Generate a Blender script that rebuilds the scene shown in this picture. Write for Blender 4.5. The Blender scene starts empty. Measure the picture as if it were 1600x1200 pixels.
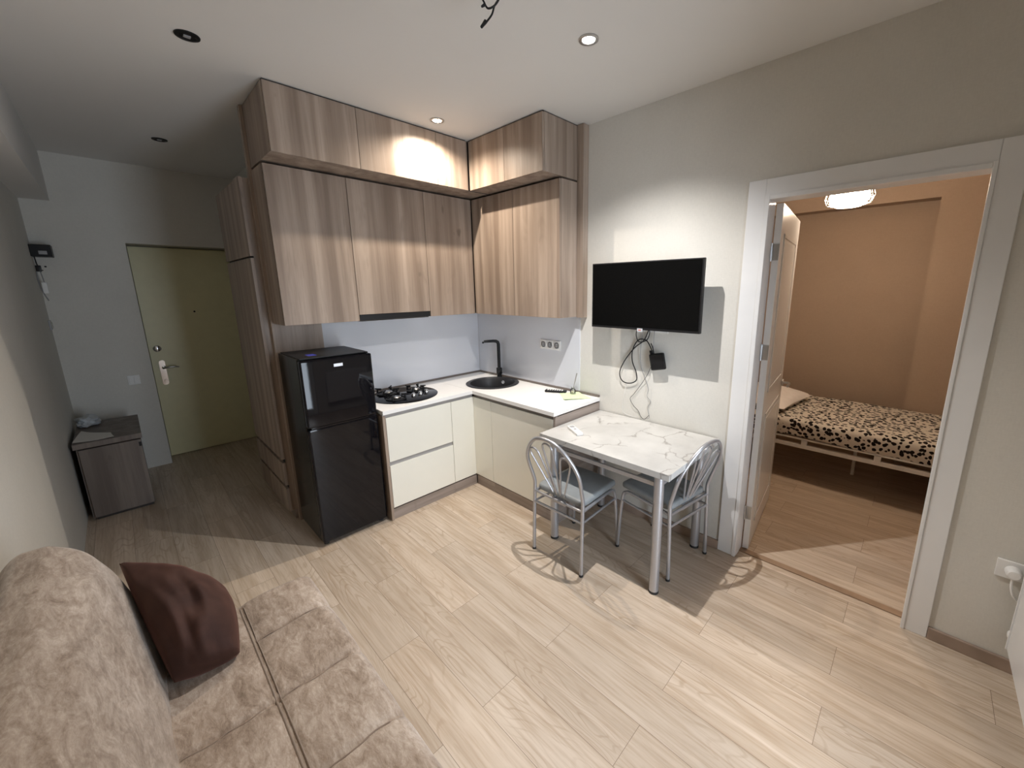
import bpy, bmesh, math, random
from mathutils import Vector, Matrix, Euler
from math import sin, cos, pi, radians

SC = bpy.context.scene
COL = SC.collection
random.seed(7)

# ------------------------------------------------------------------ camera
YAW, PIT, ROL = radians(46.693), radians(-11.802), radians(-0.59)
fw = Vector((sin(YAW)*cos(PIT), cos(YAW)*cos(PIT), sin(PIT)))
rt = Vector((cos(YAW), -sin(YAW), 0))
up = rt.cross(fw)
r2 = rt*cos(ROL) + up*sin(ROL)
u2 = -rt*sin(ROL) + up*cos(ROL)
cd = bpy.data.cameras.new('camera')
cam = bpy.data.objects.new('camera', cd)
COL.objects.link(cam)
M = Matrix((r2, u2, -fw)).transposed().to_4x4()
M.translation = Vector((-2.514, -3.311, 1.725))
cam.matrix_world = M
cd.sensor_width = 36
cd.lens = 622.89*36/1600
cd.shift_x = -52.373/1600
cd.shift_y = -20.308/1600
cd.clip_start = 0.02
SC.camera = cam

# ------------------------------------------------------------------ world, exposure
W = bpy.data.worlds.new('world'); SC.world = W; W.use_nodes = True
bg = W.node_tree.nodes['Background']
bg.inputs[0].default_value = (0.78, 0.88, 1.0, 1)
bg.inputs[1].default_value = 12.0
SC.view_settings.view_transform = 'Standard'
SC.view_settings.look = 'None'
SC.view_settings.exposure = 0.0
SC.view_settings.gamma = 1.0
SC.view_settings.use_curve_mapping = False
SC.cycles.max_bounces = 10
SC.cycles.diffuse_bounces = 6
SC.cycles.glossy_bounces = 4
SC.cycles.transparent_max_bounces = 8
SC.cycles.sample_clamp_indirect = 4
SC.cycles.caustics_reflective = False
SC.cycles.caustics_refractive = False

# lamp powers
P_MAIN, P_KITCHEN, P_BED = 185, 95, 44
C_MAIN, C_KITCHEN, C_BED = (1.0, 0.965, 0.935), (1.0, 0.87, 0.72), (1.0, 0.78, 0.57)

pd = bpy.data.lights.new('window_portal', 'AREA')
pd.shape = 'RECTANGLE'; pd.size = 0.84; pd.size_y = 2.1
pd.cycles.is_portal = True
po = bpy.data.objects.new('window_portal', pd); COL.objects.link(po)
po.location = (-1.2, -3.86, 1.1); po.rotation_euler = (radians(90), 0, 0)   # faces +y

# ------------------------------------------------------------------ material helpers
MATS = {}
class N:
    def __init__(s, name):
        s.m = bpy.data.materials.new(name); s.m.use_nodes = True
        s.t = s.m.node_tree; s.b = s.t.nodes['Principled BSDF']
        MATS[name] = s.m
    def n(s, typ, **kw):
        x = s.t.nodes.new(typ)
        for k, v in kw.items():
            if k.startswith('i_'):
                x.inputs[int(k[2:])].default_value = v
            else: setattr(x, k, v)
        return x
    def l(s, a, b): s.t.links.new(a, b)
    def set(s, **kw):
        for k, v in kw.items():
            s.b.inputs[k.replace('_', ' ')].default_value = v
    def pos(s, scale=(1, 1, 1), rnd=0.0, loc=(0, 0, 0)):
        g = s.n('ShaderNodeNewGeometry')
        mp = s.n('ShaderNodeMapping'); mp.inputs['Scale'].default_value = scale; mp.inputs['Location'].default_value = loc
        src = g.outputs['Position']
        if rnd:
            oi = s.n('ShaderNodeObjectInfo'); mu = s.n('ShaderNodeMath', operation='MULTIPLY'); mu.inputs[1].default_value = rnd
            s.l(oi.outputs['Random'], mu.inputs[0])
            ad = s.n('ShaderNodeVectorMath', operation='ADD'); s.l(src, ad.inputs[0]); s.l(mu.outputs[0], ad.inputs[1]); src = ad.outputs[0]
        s.l(src, mp.inputs['Vector']); return mp.outputs[0]
    def noise(s, vec, scale, detail=3, rough=0.5, dist=0.0):
        x = s.n('ShaderNodeTexNoise'); x.inputs['Scale'].default_value = scale; x.inputs['Detail'].default_value = detail
        x.inputs['Roughness'].default_value = rough; x.inputs['Distortion'].default_value = dist
        s.l(vec, x.inputs['Vector']); return x.outputs['Fac']
    def ramp(s, fac, stops):
        x = s.n('ShaderNodeValToRGB'); e = x.color_ramp.elements
        while len(e) < len(stops): e.new(0.5)
        for k, (p, c) in enumerate(stops):
            e[k].position = p; e[k].color = (*c, 1) if len(c) == 3 else c
        s.l(fac, x.inputs[0]); return x.outputs[0]
    def mix(s, a, b, fac, mode='MIX'):
        x = s.n('ShaderNodeMix', data_type='RGBA', blend_type=mode)
        for sock, v in ((x.inputs[6], a), (x.inputs[7], b), (x.inputs[0], fac)):
            if isinstance(v, (int, float)): sock.default_value = v
            elif isinstance(v, tuple): sock.default_value = (*v, 1)
            else: s.l(v, sock)
        return x.outputs[2]
    def bump(s, h, strength=0.2, dist=0.002):
        x = s.n('ShaderNodeBump'); x.inputs['Strength'].default_value = strength; x.inputs['Distance'].default_value = dist
        s.l(h, x.inputs['Height']); s.l(x.outputs[0], s.b.inputs['Normal'])
    def col(s, c):
        if isinstance(c, tuple): s.b.inputs['Base Color'].default_value = (*c, 1)
        else: s.l(c, s.b.inputs['Base Color'])

def simple(name, c, rough=0.5, metal=0.0, spec=0.5, coat=0.0, var=0.04, scale=14):
    n = N(name); v = n.pos()
    f = n.noise(v, scale, 2)
    lo = tuple(x*(1-var) for x in c); hi = tuple(min(1, x*(1+var)) for x in c)
    n.col(n.ramp(f, [(0.3, lo), (0.7, hi)]))
    n.set(Roughness=rough, Metallic=metal, Specular_IOR_Level=spec, Coat_Weight=coat)
    if coat: n.set(Coat_Roughness=0.03)
    return n

def wallpaper(name, c, bumps=0.25):
    n = N(name)
    a = n.noise(n.pos((1, 1, 0.25)), 160, 2); b = n.noise(n.pos((0.25, 0.25, 1)), 160, 2)
    cc = n.noise(n.pos(), 3.0, 4)
    s = n.mix(a, b, 0.5)
    f = n.mix(s, cc, 0.4)
    n.col(n.ramp(f, [(0.3, tuple(x*0.93 for x in c)), (0.7, tuple(min(1, x*1.05) for x in c))]))
    n.bump(s, bumps, 0.0015); n.set(Roughness=0.8, Specular_IOR_Level=0.25)
    return n
wallpaper('wallpaper', (0.66, 0.645, 0.60))
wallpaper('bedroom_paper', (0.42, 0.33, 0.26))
simple('ceiling_paint', (0.74, 0.73, 0.71), 0.9, spec=0.1, var=0.01, scale=2)
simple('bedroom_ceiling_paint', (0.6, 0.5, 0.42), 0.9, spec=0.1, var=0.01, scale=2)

def laminate(name, tint=(1, 1, 1), ox=0.0):
    n = N(name)
    g = n.n('ShaderNodeNewGeometry'); sp = n.n('ShaderNodeSeparateXYZ'); n.l(g.outputs['Position'], sp.inputs[0])
    cb = n.n('ShaderNodeCombineXYZ')
    def m(op, a, b):
        x = n.n('ShaderNodeMath', operation=op)
        if isinstance(a, (int, float)): x.inputs[0].default_value = a
        else: n.l(a, x.inputs[0])
        if isinstance(b, (int, float)): x.inputs[1].default_value = b
        else: n.l(b, x.inputs[1])
        return x.outputs[0]
    u = m('ADD', sp.outputs[1], 1.66+1.04*20)          # along the planks
    v = m('ADD', sp.outputs[0], 1.72+0.1925*40+ox)     # across
    n.l(u, cb.inputs[0]); n.l(v, cb.inputs[1])
    bt = n.n('ShaderNodeTexBrick'); bt.offset = 0.5; bt.offset_frequency = 2; bt.squash = 1; bt.squash_frequency = 2
    bt.inputs['Scale'].default_value = 1; bt.inputs['Brick Width'].default_value = 1.04; bt.inputs['Row Height'].default_value = 0.1925
    bt.inputs['Mortar Size'].default_value = 0.0009; bt.inputs['Mortar Smooth'].default_value = 0.3; bt.inputs['Bias'].default_value = 0
    bt.inputs['Color1'].default_value = (0, 0, 0, 1); bt.inputs['Color2'].default_value = (1, 1, 1, 1)
    bt.inputs['Mortar'].default_value = (0.5, 0.5, 0.5, 1)
    n.l(cb.outputs[0], bt.inputs['Vector'])
    bc = n.n('ShaderNodeSeparateColor'); n.l(bt.outputs['Color'], bc.inputs[0]); rnd = bc.outputs[0]
    # per-plank offset of the grain
    off = n.n('ShaderNodeCombineXYZ'); n.l(m('MULTIPLY', rnd, 17.0), off.inputs[0]); n.l(m('MULTIPLY', rnd, 9.0), off.inputs[2])
    ad = n.n('ShaderNodeVectorMath', operation='ADD'); n.l(cb.outputs[0], ad.inputs[0]); n.l(off.outputs[0], ad.inputs[1])
    def mp(sc):
        x = n.n('ShaderNodeMapping'); x.inputs['Scale'].default_value = sc; n.l(ad.outputs[0], x.inputs['Vector']); return x.outputs[0]
    fine = n.noise(mp((3.0, 70, 1)), 1.0, 5, 0.65)
    mid = n.noise(mp((1.3, 14, 1)), 1.0, 4, 0.55, 0.6)
    cloud = n.noise(mp((1.6, 4, 1)), 1.0, 3)
    # cathedral grain: rings of a stretched noise
    ring = n.noise(mp((1.3, 6.5, 1)), 1.0, 2, 0.4, 0.3)
    rs = m('SINE', m('MULTIPLY', ring, 120.0), 0.0)
    rr = n.ramp(rs, [(0.0, (0, 0, 0)), (0.62, (0, 0, 0)), (1.0, (1, 1, 1))])
    kn = n.ramp(n.noise(mp((2.2, 7, 1)), 1.0, 1), [(0.62, (0, 0, 0)), (0.78, (1, 1, 1))])
    T = lambda c: tuple(a*b for a, b in zip(c, tint))
    base = n.ramp(mid, [(0.28, T((0.42, 0.335, 0.255))), (0.5, T((0.54, 0.45, 0.36))), (0.75, T((0.63, 0.54, 0.45)))])
    base = n.mix(base, T((0.38, 0.28, 0.19)), n.ramp(fine, [(0.46, (0, 0, 0)), (0.72, (0.8, 0.8, 0.8))]))
    rm = n.n('ShaderNodeMix', data_type='RGBA', blend_type='MULTIPLY'); rm.inputs[0].default_value = 1
    n.l(rr, rm.inputs[6]); n.l(n.ramp(cloud, [(0.42, (0, 0, 0)), (0.62, (0.5, 0.5, 0.5))]), rm.inputs[7])
    base = n.mix(base, T((0.36, 0.265, 0.18)), rm.outputs[2])
    base = n.mix(base, T((0.34, 0.24, 0.15)), n.mix(kn, (0, 0, 0), 0.65))
    pv = n.ramp(rnd, [(0, (0.93, 0.93, 0.93)), (1, (1.06, 1.05, 1.04))])
    base = n.mix(base, pv, 1.0, 'MULTIPLY')
    dark = n.mix(base, T((0.16, 0.11, 0.07)), bt.outputs['Fac'])
    n.col(dark)
    n.bump(n.mix(fine, bt.outputs['Fac'], 0.5), 0.08, 0.001)
    n.l(n.ramp(fine, [(0, (0.30,)*3), (1, (0.42,)*3)]), n.b.inputs['Roughness']); n.set(Specular_IOR_Level=0.45)
laminate('laminate')

def cabwood(name, dark, light, horiz=False):
    n = N(name)
    sc = (22, 22, 0.8) if not horiz else (1.2, 1.2, 30)
    big = n.noise(n.pos(sc, 3.0), 0.65, 3, 0.5, 0.3)
    fine = n.noise(n.pos(tuple(x*6 for x in sc), 3.0), 1.0, 3, 0.6)
    wav = n.noise(n.pos((5, 5, 1.6), 3.0), 1.6, 3, 0.6, 0.4)
    mdl = tuple((a+b)/2 for a, b in zip(dark, light))
    c = n.ramp(big, [(0.33, dark), (0.5, mdl), (0.66, light)])
    c = n.mix(c, tuple(x*0.72 for x in dark), n.ramp(fine, [(0.5, (0, 0, 0)), (0.9, (0.55,)*3)]))
    c = n.mix(c, tuple(x*0.8 for x in dark), n.ramp(wav, [(0.6, (0, 0, 0)), (0.75, (0.4,)*3)]))
    kn = n.ramp(n.noise(n.pos((3, 3, 1.6), 3.0), 3.0, 2), [(0.72, (0, 0, 0)), (0.78, (0.6,)*3)])
    c = n.mix(c, tuple(x*0.6 for x in dark), kn)
    n.col(c); n.set(Roughness=0.45, Specular_IOR_Level=0.35); n.bump(fine, 0.05, 0.0005)
cabwood('cabinet_oak', (0.225, 0.170, 0.132), (0.40, 0.322, 0.262))
cabwood('oak_darkened', (0.13, 0.105, 0.09), (0.22, 0.185, 0.16))  # grey-brown oak in darker tones, for the low hall cabinet
cabwood('plinth_oak', (0.25, 0.205, 0.175), (0.38, 0.32, 0.285), True)
simple('carcass_dark', (0.035, 0.028, 0.024), 0.6)
simple('door_cream', (0.83, 0.82, 0.74), 0.16, spec=0.5, var=0.005)
simple('white_edge', (0.86, 0.87, 0.88), 0.3, var=0.01)
simple('worktop_white', (0.88, 0.88, 0.87), 0.28, var=0.01)
simple('profile_taupe', (0.17, 0.145, 0.13), 0.4, metal=0.3)
simple('profile_lit_grey', (0.36, 0.35, 0.345), 0.45)  # hob-run profile, colour lightened as it catches light
simple('splash_panel', (0.68, 0.70, 0.75), 0.1, spec=0.5, var=0.012, scale=1.5)
simple('black_gloss', (0.004, 0.004, 0.006), 0.03, spec=0.35, var=0)
simple('black_side', (0.012, 0.013, 0.010), 0.2, spec=0.4, var=0.1)
simple('black_matt', (0.010, 0.010, 0.011), 0.42, spec=0.3)
simple('black_composite', (0.022, 0.022, 0.025), 0.42, var=0.3, scale=300)
simple('screen_black', (0.003, 0.003, 0.003), 0.2, spec=0.12, var=0)
simple('chrome', (0.75, 0.75, 0.76), 0.12, metal=1.0, var=0.01)
simple('steel', (0.5, 0.5, 0.5), 0.3, metal=1.0, var=0.03)
simple('silver_paint', (0.47, 0.475, 0.50), 0.34, metal=0.72, var=0.02, scale=200)
simple('grey_vinyl', (0.23, 0.25, 0.26), 0.42, spec=0.5, var=0.08)
simple('white_plastic', (0.80, 0.80, 0.79), 0.32, var=0.01)
simple('white_gloss_paint', (0.80, 0.81, 0.82), 0.24, var=0.008)
simple('grey_plastic', (0.35, 0.35, 0.36), 0.4)
simple('socket_hole', (0.10, 0.10, 0.11), 0.5)
simple('entrance_cream', (0.76, 0.73, 0.47), 0.34, var=0.02)
simple('jamb_grey', (0.5, 0.48, 0.42), 0.6)
simple('paper_white', (0.78, 0.76, 0.73), 0.8, var=0.02)
simple('paper_green', (0.66, 0.78, 0.50), 0.8, var=0.15, scale=90)
simple('bag_plastic', (0.50, 0.53, 0.56), 0.3, var=0.1)
simple('red_print', (0.5, 0.16, 0.12), 0.5)
simple('blue_print', (0.05, 0.06, 0.45), 0.4)
simple('badge_silver', (0.72, 0.75, 0.80), 0.3, metal=0.4)
simple('rubber', (0.02, 0.02, 0.02), 0.7)
simple('curtain_dark', (0.035, 0.035, 0.05), 0.8)
simple('amber_liquid', (0.80, 0.74, 0.56), 0.1)
simple('bed_white_metal', (0.75, 0.74, 0.71), 0.4)
simple('linen', (0.82, 0.79, 0.77), 0.85, var=0.03)
simple('skirting', (0.33, 0.25, 0.20), 0.5, var=0.15, scale=8)
simple('threshold', (0.30, 0.20, 0.13), 0.4, var=0.1)
simple('cable_grey', (0.25, 0.25, 0.26), 0.5)

def glass(name, tint=(1, 1, 1)):
    n = N(name); t = n.t
    tr = n.n('ShaderNodeBsdfTransparent'); tr.inputs[0].default_value = (*tint, 1)
    gl = n.n('ShaderNodeBsdfGlossy'); gl.inputs['Roughness'].default_value = 0.02
    fr = n.n('ShaderNodeFresnel'); fr.inputs[0].default_value = 1.45
    mx = n.n('ShaderNodeMixShader'); n.l(fr.outputs[0], mx.inputs[0]); n.l(tr.outputs[0], mx.inputs[1]); n.l(gl.outputs[0], mx.inputs[2])
    n.l(mx.outputs[0], t.nodes['Material Output'].inputs[0])
glass('clear_glass'); glass('bottle_glass', (0.97, 0.98, 0.97))

def emit(name, c, s):
    n = N(name); n.col((0.9, 0.9, 0.9)); n.b.inputs['Emission Color'].default_value = (*c, 1); n.b.inputs['Emission Strength'].default_value = s
emit('bulb_cool', (1, 0.97, 0.93), 40); emit('bulb_warm', (1, 0.86, 0.66), 40); emit('bulb_bedroom', C_BED, P_BED*2.0)

# marble laminate
n = N('marble_top')
v = n.pos((1.0, 1.0, 1.0)); cl = n.noise(v, 4, 5, 0.6)
wv = n.n('ShaderNodeVectorMath', operation='ADD'); nz = n.n('ShaderNodeTexNoise'); nz.inputs['Scale'].default_value = 3.2; nz.inputs['Detail'].default_value = 5
n.l(v, nz.inputs['Vector']); sc_ = n.n('ShaderNodeVectorMath', operation='SCALE'); n.l(nz.outputs['Color'], sc_.inputs[0]); sc_.inputs['Scale'].default_value = 0.42
n.l(v, wv.inputs[0]); n.l(sc_.outputs[0], wv.inputs[1])
vo = n.n('ShaderNodeTexVoronoi', feature='DISTANCE_TO_EDGE'); vo.inputs['Scale'].default_value = 3.4; n.l(wv.outputs[0], vo.inputs['Vector'])
vein = n.ramp(vo.outputs['Distance'], [(0.0, (1, 1, 1)), (0.012, (0.5,)*3), (0.03, (0, 0, 0))])
mask = n.ramp(n.noise(n.pos(loc=(3, 1, 0)), 5, 3), [(0.42, (0, 0, 0)), (0.58, (0.85,)*3)])
vm = n.mix(vein, mask, 1.0, 'MULTIPLY')
bc = n.ramp(cl, [(0.3, (0.46, 0.455, 0.44)), (0.7, (0.59, 0.585, 0.565))])
n.col(n.mix(bc, (0.20, 0.18, 0.165), vm)); n.set(Roughness=0.3, Specular_IOR_Level=0.5)

# suede
n = N('sofa_suede')
a = n.noise(n.pos((2.2, .8, 1.2)), 13, 7, 0.74, 0.7); b = n.noise(n.pos((2, .8, 1)), 62, 5, 0.75, 0.8); c = n.noise(n.pos(), 2.4, 3)
f = n.mix(n.mix(a, c, 0.3), b, 0.24)
n.col(n.ramp(f, [(0.36, (0.185, 0.135, 0.10)), (0.45, (0.31, 0.24, 0.185)), (0.53, (0.43, 0.35, 0.285)), (0.62, (0.57, 0.49, 0.42))]))
n.set(Roughness=0.9, Specular_IOR_Level=0.15, Sheen_Weight=0.35, Sheen_Roughness=0.4); n.bump(b, 0.3, 0.003)
simple('sofa_seam', (0.30, 0.24, 0.195), 0.9, spec=0.1)
n = N('pillow_velvet')
a = n.noise(n.pos(), 7, 4, 0.6, 0.5)
n.col(n.ramp(a, [(0.3, (0.030, 0.013, 0.010)), (0.7, (0.062, 0.028, 0.020))])); n.set(Roughness=0.75, Specular_IOR_Level=0.25, Sheen_Weight=0.5, Sheen_Roughness=0.35)
n.b.inputs['Sheen Tint'].default_value = (0.5, 0.25, 0.2, 1); n.bump(n.noise(n.pos(), 400, 2), 0.3, 0.001)

# leopard bedding: dark blots on cream
n = N('blotched_sheet')
v = n.pos((1, 1, 1)); nz = n.n('ShaderNodeTexNoise'); nz.inputs['Scale'].default_value = 14; n.l(v, nz.inputs['Vector'])
s_ = n.n('ShaderNodeVectorMath', operation='SCALE'); s_.inputs['Scale'].default_value = 0.04; n.l(nz.outputs['Color'], s_.inputs[0])
ad = n.n('ShaderNodeVectorMath', operation='ADD'); n.l(v, ad.inputs[0]); n.l(s_.outputs[0], ad.inputs[1])
vo = n.n('ShaderNodeTexVoronoi', feature='F1'); vo.inputs['Scale'].default_value = 31; vo.inputs['Randomness'].default_value = 0.9; n.l(ad.outputs[0], vo.inputs['Vector'])
bl = n.ramp(vo.outputs['Distance'], [(0.0, (1, 1, 1)), (0.43, (1, 1, 1)), (0.48, (0, 0, 0))])
n.col(n.mix((0.66, 0.62, 0.55), (0.012, 0.008, 0.007), bl)); n.set(Roughness=0.85, Specular_IOR_Level=0.2)

# ------------------------------------------------------------------ mesh helpers
def link(name, me, mat, parent=None, smooth=False):
    if smooth:
        for p in me.polygons: p.use_smooth = True
    o = bpy.data.objects.new(name, me); COL.objects.link(o)
    for m_ in (mat if isinstance(mat, (list, tuple)) else [mat]): me.materials.append(MATS[m_])
    if parent: o.parent = parent
    return o

class MB:
    """collects shapes into one mesh; coordinates are in the frame of the parent"""
    def __init__(s): s.v = []; s.f = []; s.sm = []; s.mi = []; s.cm = 0
    def add(s, vs, fs, sm=False):
        k = len(s.v); s.v += [tuple(x) for x in vs]
        for f in fs: s.f.append([i+k for i in f]); s.sm.append(sm); s.mi.append(s.cm)
        return s
    def box(s, x0, x1, y0, y1, z0, z1, bev=0.0):
        if x0 > x1: x0, x1 = x1, x0
        if y0 > y1: y0, y1 = y1, y0
        if z0 > z1: z0, z1 = z1, z0
        if bev <= 0:
            vs = [(x, y, z) for z in (z0, z1) for y in (y0, y1) for x in (x0, x1)]
            return s.add(vs, [(0, 2, 3, 1), (4, 5, 7, 6), (0, 1, 5, 4), (2, 6, 7, 3), (0, 4, 6, 2), (1, 3, 7, 5)])
        bm = bmesh.new(); bmesh.ops.create_cube(bm, size=1)
        for v in bm.verts: v.co = Vector(((x0+x1)/2+v.co.x*(x1-x0), (y0+y1)/2+v.co.y*(y1-y0), (z0+z1)/2+v.co.z*(z1-z0)))
        b = min(bev, (x1-x0)*.49, (y1-y0)*.49, (z1-z0)*.49)
        bmesh.ops.bevel(bm, geom=bm.edges[:], offset=b, segments=2, profile=0.6, affect='EDGES')
        bm.verts.index_update()
        s.add([v.co[:] for v in bm.verts], [[v.index for v in f.verts] for f in bm.faces]); bm.free(); return s
    def tube(s, pts, r, seg=10, closed=False, cap=True, flat=None):
        pts = [Vector(p) for p in pts]; n = len(pts)
        if not isinstance(r, (list, tuple)): r = [r]*n
        tang = []
        for i in range(n):
            a = pts[(i-1) % n] if (closed or i > 0) else pts[0]
            b = pts[(i+1) % n] if (closed or i < n-1) else pts[-1]
            t = (b-a); tang.append(t.normalized() if t.length > 1e-9 else Vector((0, 0, 1)))
        t0 = tang[0]; ref = Vector((0, 0, 1)) if abs(t0.z) < 0.9 else Vector((1, 0, 0))
        nn = (ref - t0*ref.dot(t0)).normalized(); vs = []; fs = []
        for i in range(n):
            t = tang[i]; nn = (nn - t*nn.dot(t)).normalized(); bb = t.cross(nn)
            for k in range(seg):
                a = 2*pi*k/seg
                vs.append(pts[i] + (nn*cos(a) + bb*sin(a))*r[i])
        for i in range(n if closed else n-1):
            j = (i+1) % n
            for k in range(seg):
                fs.append((i*seg+k, i*seg+(k+1) % seg, j*seg+(k+1) % seg, j*seg+k))
        if cap and not closed:
            fs.append(tuple(reversed(range(seg)))); fs.append(tuple(range((n-1)*seg, n*seg)))
        return s.add(vs, fs, True)
    def lathe(s, prof, seg=32, loc=(0, 0, 0), axis='z', closed=False, cap=True):
        """prof: (radius, height) list"""
        vs = []; fs = []; n = len(prof)
        for (r, h) in prof:
            for k in range(seg):
                a = 2*pi*k/seg; p = (r*cos(a), r*sin(a), h)
                if axis == 'x': p = (p[2], p[0], p[1])
                if axis == 'y': p = (p[1], p[2], p[0])
                vs.append((p[0]+loc[0], p[1]+loc[1], p[2]+loc[2]))
        for i in range(n-1):
            for k in range(seg): fs.append((i*seg+k, i*seg+(k+1) % seg, (i+1)*seg+(k+1) % seg, (i+1)*seg+k))
        if closed:
            for k in range(seg): fs.append(((n-1)*seg+k, (n-1)*seg+(k+1) % seg, (k+1) % seg, k))
        else:
            if prof[0][0] > 1e-6 and cap: fs.append(tuple(reversed(range(seg))))
            if prof[-1][0] > 1e-6 and cap: fs.append(tuple(range((n-1)*seg, n*seg)))
        return s.add(vs, fs, True)
    def prism(s, poly, z0, z1, sm=False):
        n = len(poly)
        vs = [(x, y, z0) for x, y in poly] + [(x, y, z1) for x, y in poly]
        fs = [tuple(reversed(range(n))), tuple(range(n, 2*n))] + [(i, (i+1) % n, (i+1) % n+n, i+n) for i in range(n)]
        return s.add(vs, fs, sm)
    def build(s, name, mat, parent=None):
        me = bpy.data.meshes.new(name); me.from_pydata(s.v, [], s.f); 
        for p, sm, mi in zip(me.polygons, s.sm, s.mi): p.use_smooth = sm; p.material_index = mi
        bm = bmesh.new(); bm.from_mesh(me)
        bmesh.ops.remove_doubles(bm, verts=bm.verts, dist=1e-6)
        bmesh.ops.recalc_face_normals(bm, faces=bm.faces); bm.to_mesh(me); bm.free()
        o = link(name, me, mat, parent)
        if any(s.sm):
            try: me.set_sharp_from_angle(angle=radians(40))
            except Exception: pass
        return o

def tag(o, label=None, cat=None, group=None, kind=None):
    if label: o['label'] = label
    if cat: o['category'] = cat
    if group: o['group'] = group
    if kind: o['kind'] = kind
    return o
def struct(name, mb, mat): return tag(mb.build(name, mat), kind='structure')
def thing(name, label, cat, loc=(0, 0, 0), rz=0.0, group=None):
    o = bpy.data.objects.new(name, None); COL.objects.link(o); o.location = loc; o.rotation_euler = (0, 0, rz)
    o.empty_display_size = 0.05
    return tag(o, label, cat, group)
def copy_tree(o, parent=None):
    kids = [c for c in o.children]
    c = o.copy(); COL.objects.link(c); c.parent = parent
    for k in kids: copy_tree(k, c)
    return c
def B(*a, **k): return MB().box(*a, **k)

def rounded_box(x0, x1, y0, y1, z0, z1, r, h, deform=None):
    """closed rounded box with a regular grid of spacing h, deformed by a function"""
    def axis(a, b):
        n = max(2, int(round((b-a)/h))); return [a+(b-a)*i/n for i in range(n+1)]
    X, Y, Z = axis(x0, x1), axis(y0, y1), axis(z0, z1)
    idx = {}; vs = []; fs = []
    def V(i, j, k):
        key = (i, j, k)
        if key not in idx:
            p = Vector((X[i], Y[j], Z[k]))
            q = Vector((min(max(p.x, x0+r), x1-r), min(max(p.y, y0+r), y1-r), min(max(p.z, z0+r), z1-r)))
            d = p-q
            if d.length > 1e-9: p = q + d*(r/ max(abs(d.x), abs(d.y), abs(d.z)) * max(abs(d.x), abs(d.y), abs(d.z))/d.length) * min(1, max(abs(d.x), abs(d.y), abs(d.z))/r)
            if deform: p = Vector(deform(p))
            idx[key] = len(vs); vs.append(p[:])
        return idx[key]
    nx, ny, nz = len(X)-1, len(Y)-1, len(Z)-1
    for i in range(nx):
        for j in range(ny):
            fs.append((V(i, j, 0), V(i, j+1, 0), V(i+1, j+1, 0), V(i+1, j, 0)))
            fs.append((V(i, j, nz), V(i+1, j, nz), V(i+1, j+1, nz), V(i, j+1, nz)))
    for i in range(nx):
        for k in range(nz):
            fs.append((V(i, 0, k), V(i+1, 0, k), V(i+1, 0, k+1), V(i, 0, k+1)))
            fs.append((V(i, ny, k), V(i, ny, k+1), V(i+1, ny, k+1), V(i+1, ny, k)))
    for j in range(ny):
        for k in range(nz):
            fs.append((V(0, j, k), V(0, j, k+1), V(0, j+1, k+1), V(0, j+1, k)))
            fs.append((V(nx, j, k), V(nx, j+1, k), V(nx, j+1, k+1), V(nx, j, k+1)))
    m = MB(); m.add(vs, fs, True); return m

ZC = 2.86
# ------------------------------------------------------------------ the setting
struct('floor', B(-3.02, 0.10, -3.93, 2.45, -0.1, 0.0), 'laminate')
struct('floor_bedroom', B(0.10, 2.8, -4.2, -0.95, -0.1, 0.001), 'laminate')
struct('ceiling', B(-3.02, 0.10, -3.93, 2.45, ZC, ZC+0.1), 'ceiling_paint')
struct('ceiling_bedroom', B(0.10, 2.8, -4.2, -0.95, ZC, ZC+0.1), 'bedroom_ceiling_paint')
struct('wall_left', B(-3.02, -2.92, -3.93, 2.22, 0, ZC), 'wallpaper')
struct('wall_back', B(-1.48, 0.0, 0.0, 0.1, 0, ZC), 'wallpaper')
struct('wall_hall_right', B(-1.48, -1.38, 0.1, 2.22, 0, ZC), 'wallpaper')
DY0, DY1, DZ = -3.470, -2.600, 2.195      # doorway in the TV wall
m = MB(); m.box(0, 0.1, DY1, 0.1, 0, ZC); m.box(0, 0.1, -3.93, DY0, 0, ZC); m.box(0, 0.1, DY0, DY1, DZ, ZC)
struct('wall_right', m, 'wallpaper')
# entrance wall with the door recess
m = MB(); m.box(-3.02, -2.365, 2.12, 2.22, 0, ZC); m.box(-1.52, -1.38, 2.12, 2.22, 0, ZC); m.box(-2.365, -1.52, 2.12, 2.22, 2.165, ZC)
struct('wall_entrance', m, 'wallpaper')
m = MB(); m.box(-2.40, -2.365, 2.2, 2.42, 0, 2.2); m.box(-1.52, -1.48, 2.2, 2.42, 0, 2.2); m.box(-2.365, -1.52, 2.2, 2.42, 2.165, 2.2)
struct('trim_1', m, 'jamb_grey')
struct('wall_corridor', B(-2.42, -1.46, 2.40, 2.45, 0, 2.3), 'jamb_grey')
# soffit box along the left wall
struct('ceiling_soffit', B(-2.92, -2.755, -3.83, 2.12, 2.475, ZC), 'ceiling_paint')
# window wall behind the camera, with the balcony door
WX0, WX1, WZ = -1.62, -0.78, 2.15
m = MB(); m.box(-3.02, WX0, -3.93, -3.83, 0, ZC); m.box(WX1, 0.1, -3.93, -3.83, 0, ZC); m.box(WX0, WX1, -3.93, -3.83, WZ, ZC)
struct('wall_front', m, 'wallpaper')
m = MB()
for a, b in ((WX0, WX0+.06), (WX1-.06, WX1)): m.box(a, b, -3.91, -3.85, 0, WZ, .004)
for a, b in ((0, .09), (WZ-.06, WZ), (0.78, .84)): m.box(WX0+.06, WX1-.06, -3.91, -3.85, a, b, .004)
win = struct('window_1', m, 'white_gloss_paint')
MB().box(WX0+.06, WX1-.06, -3.882, -3.878, .09, WZ-.06).build('pane', 'clear_glass', win)
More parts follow.
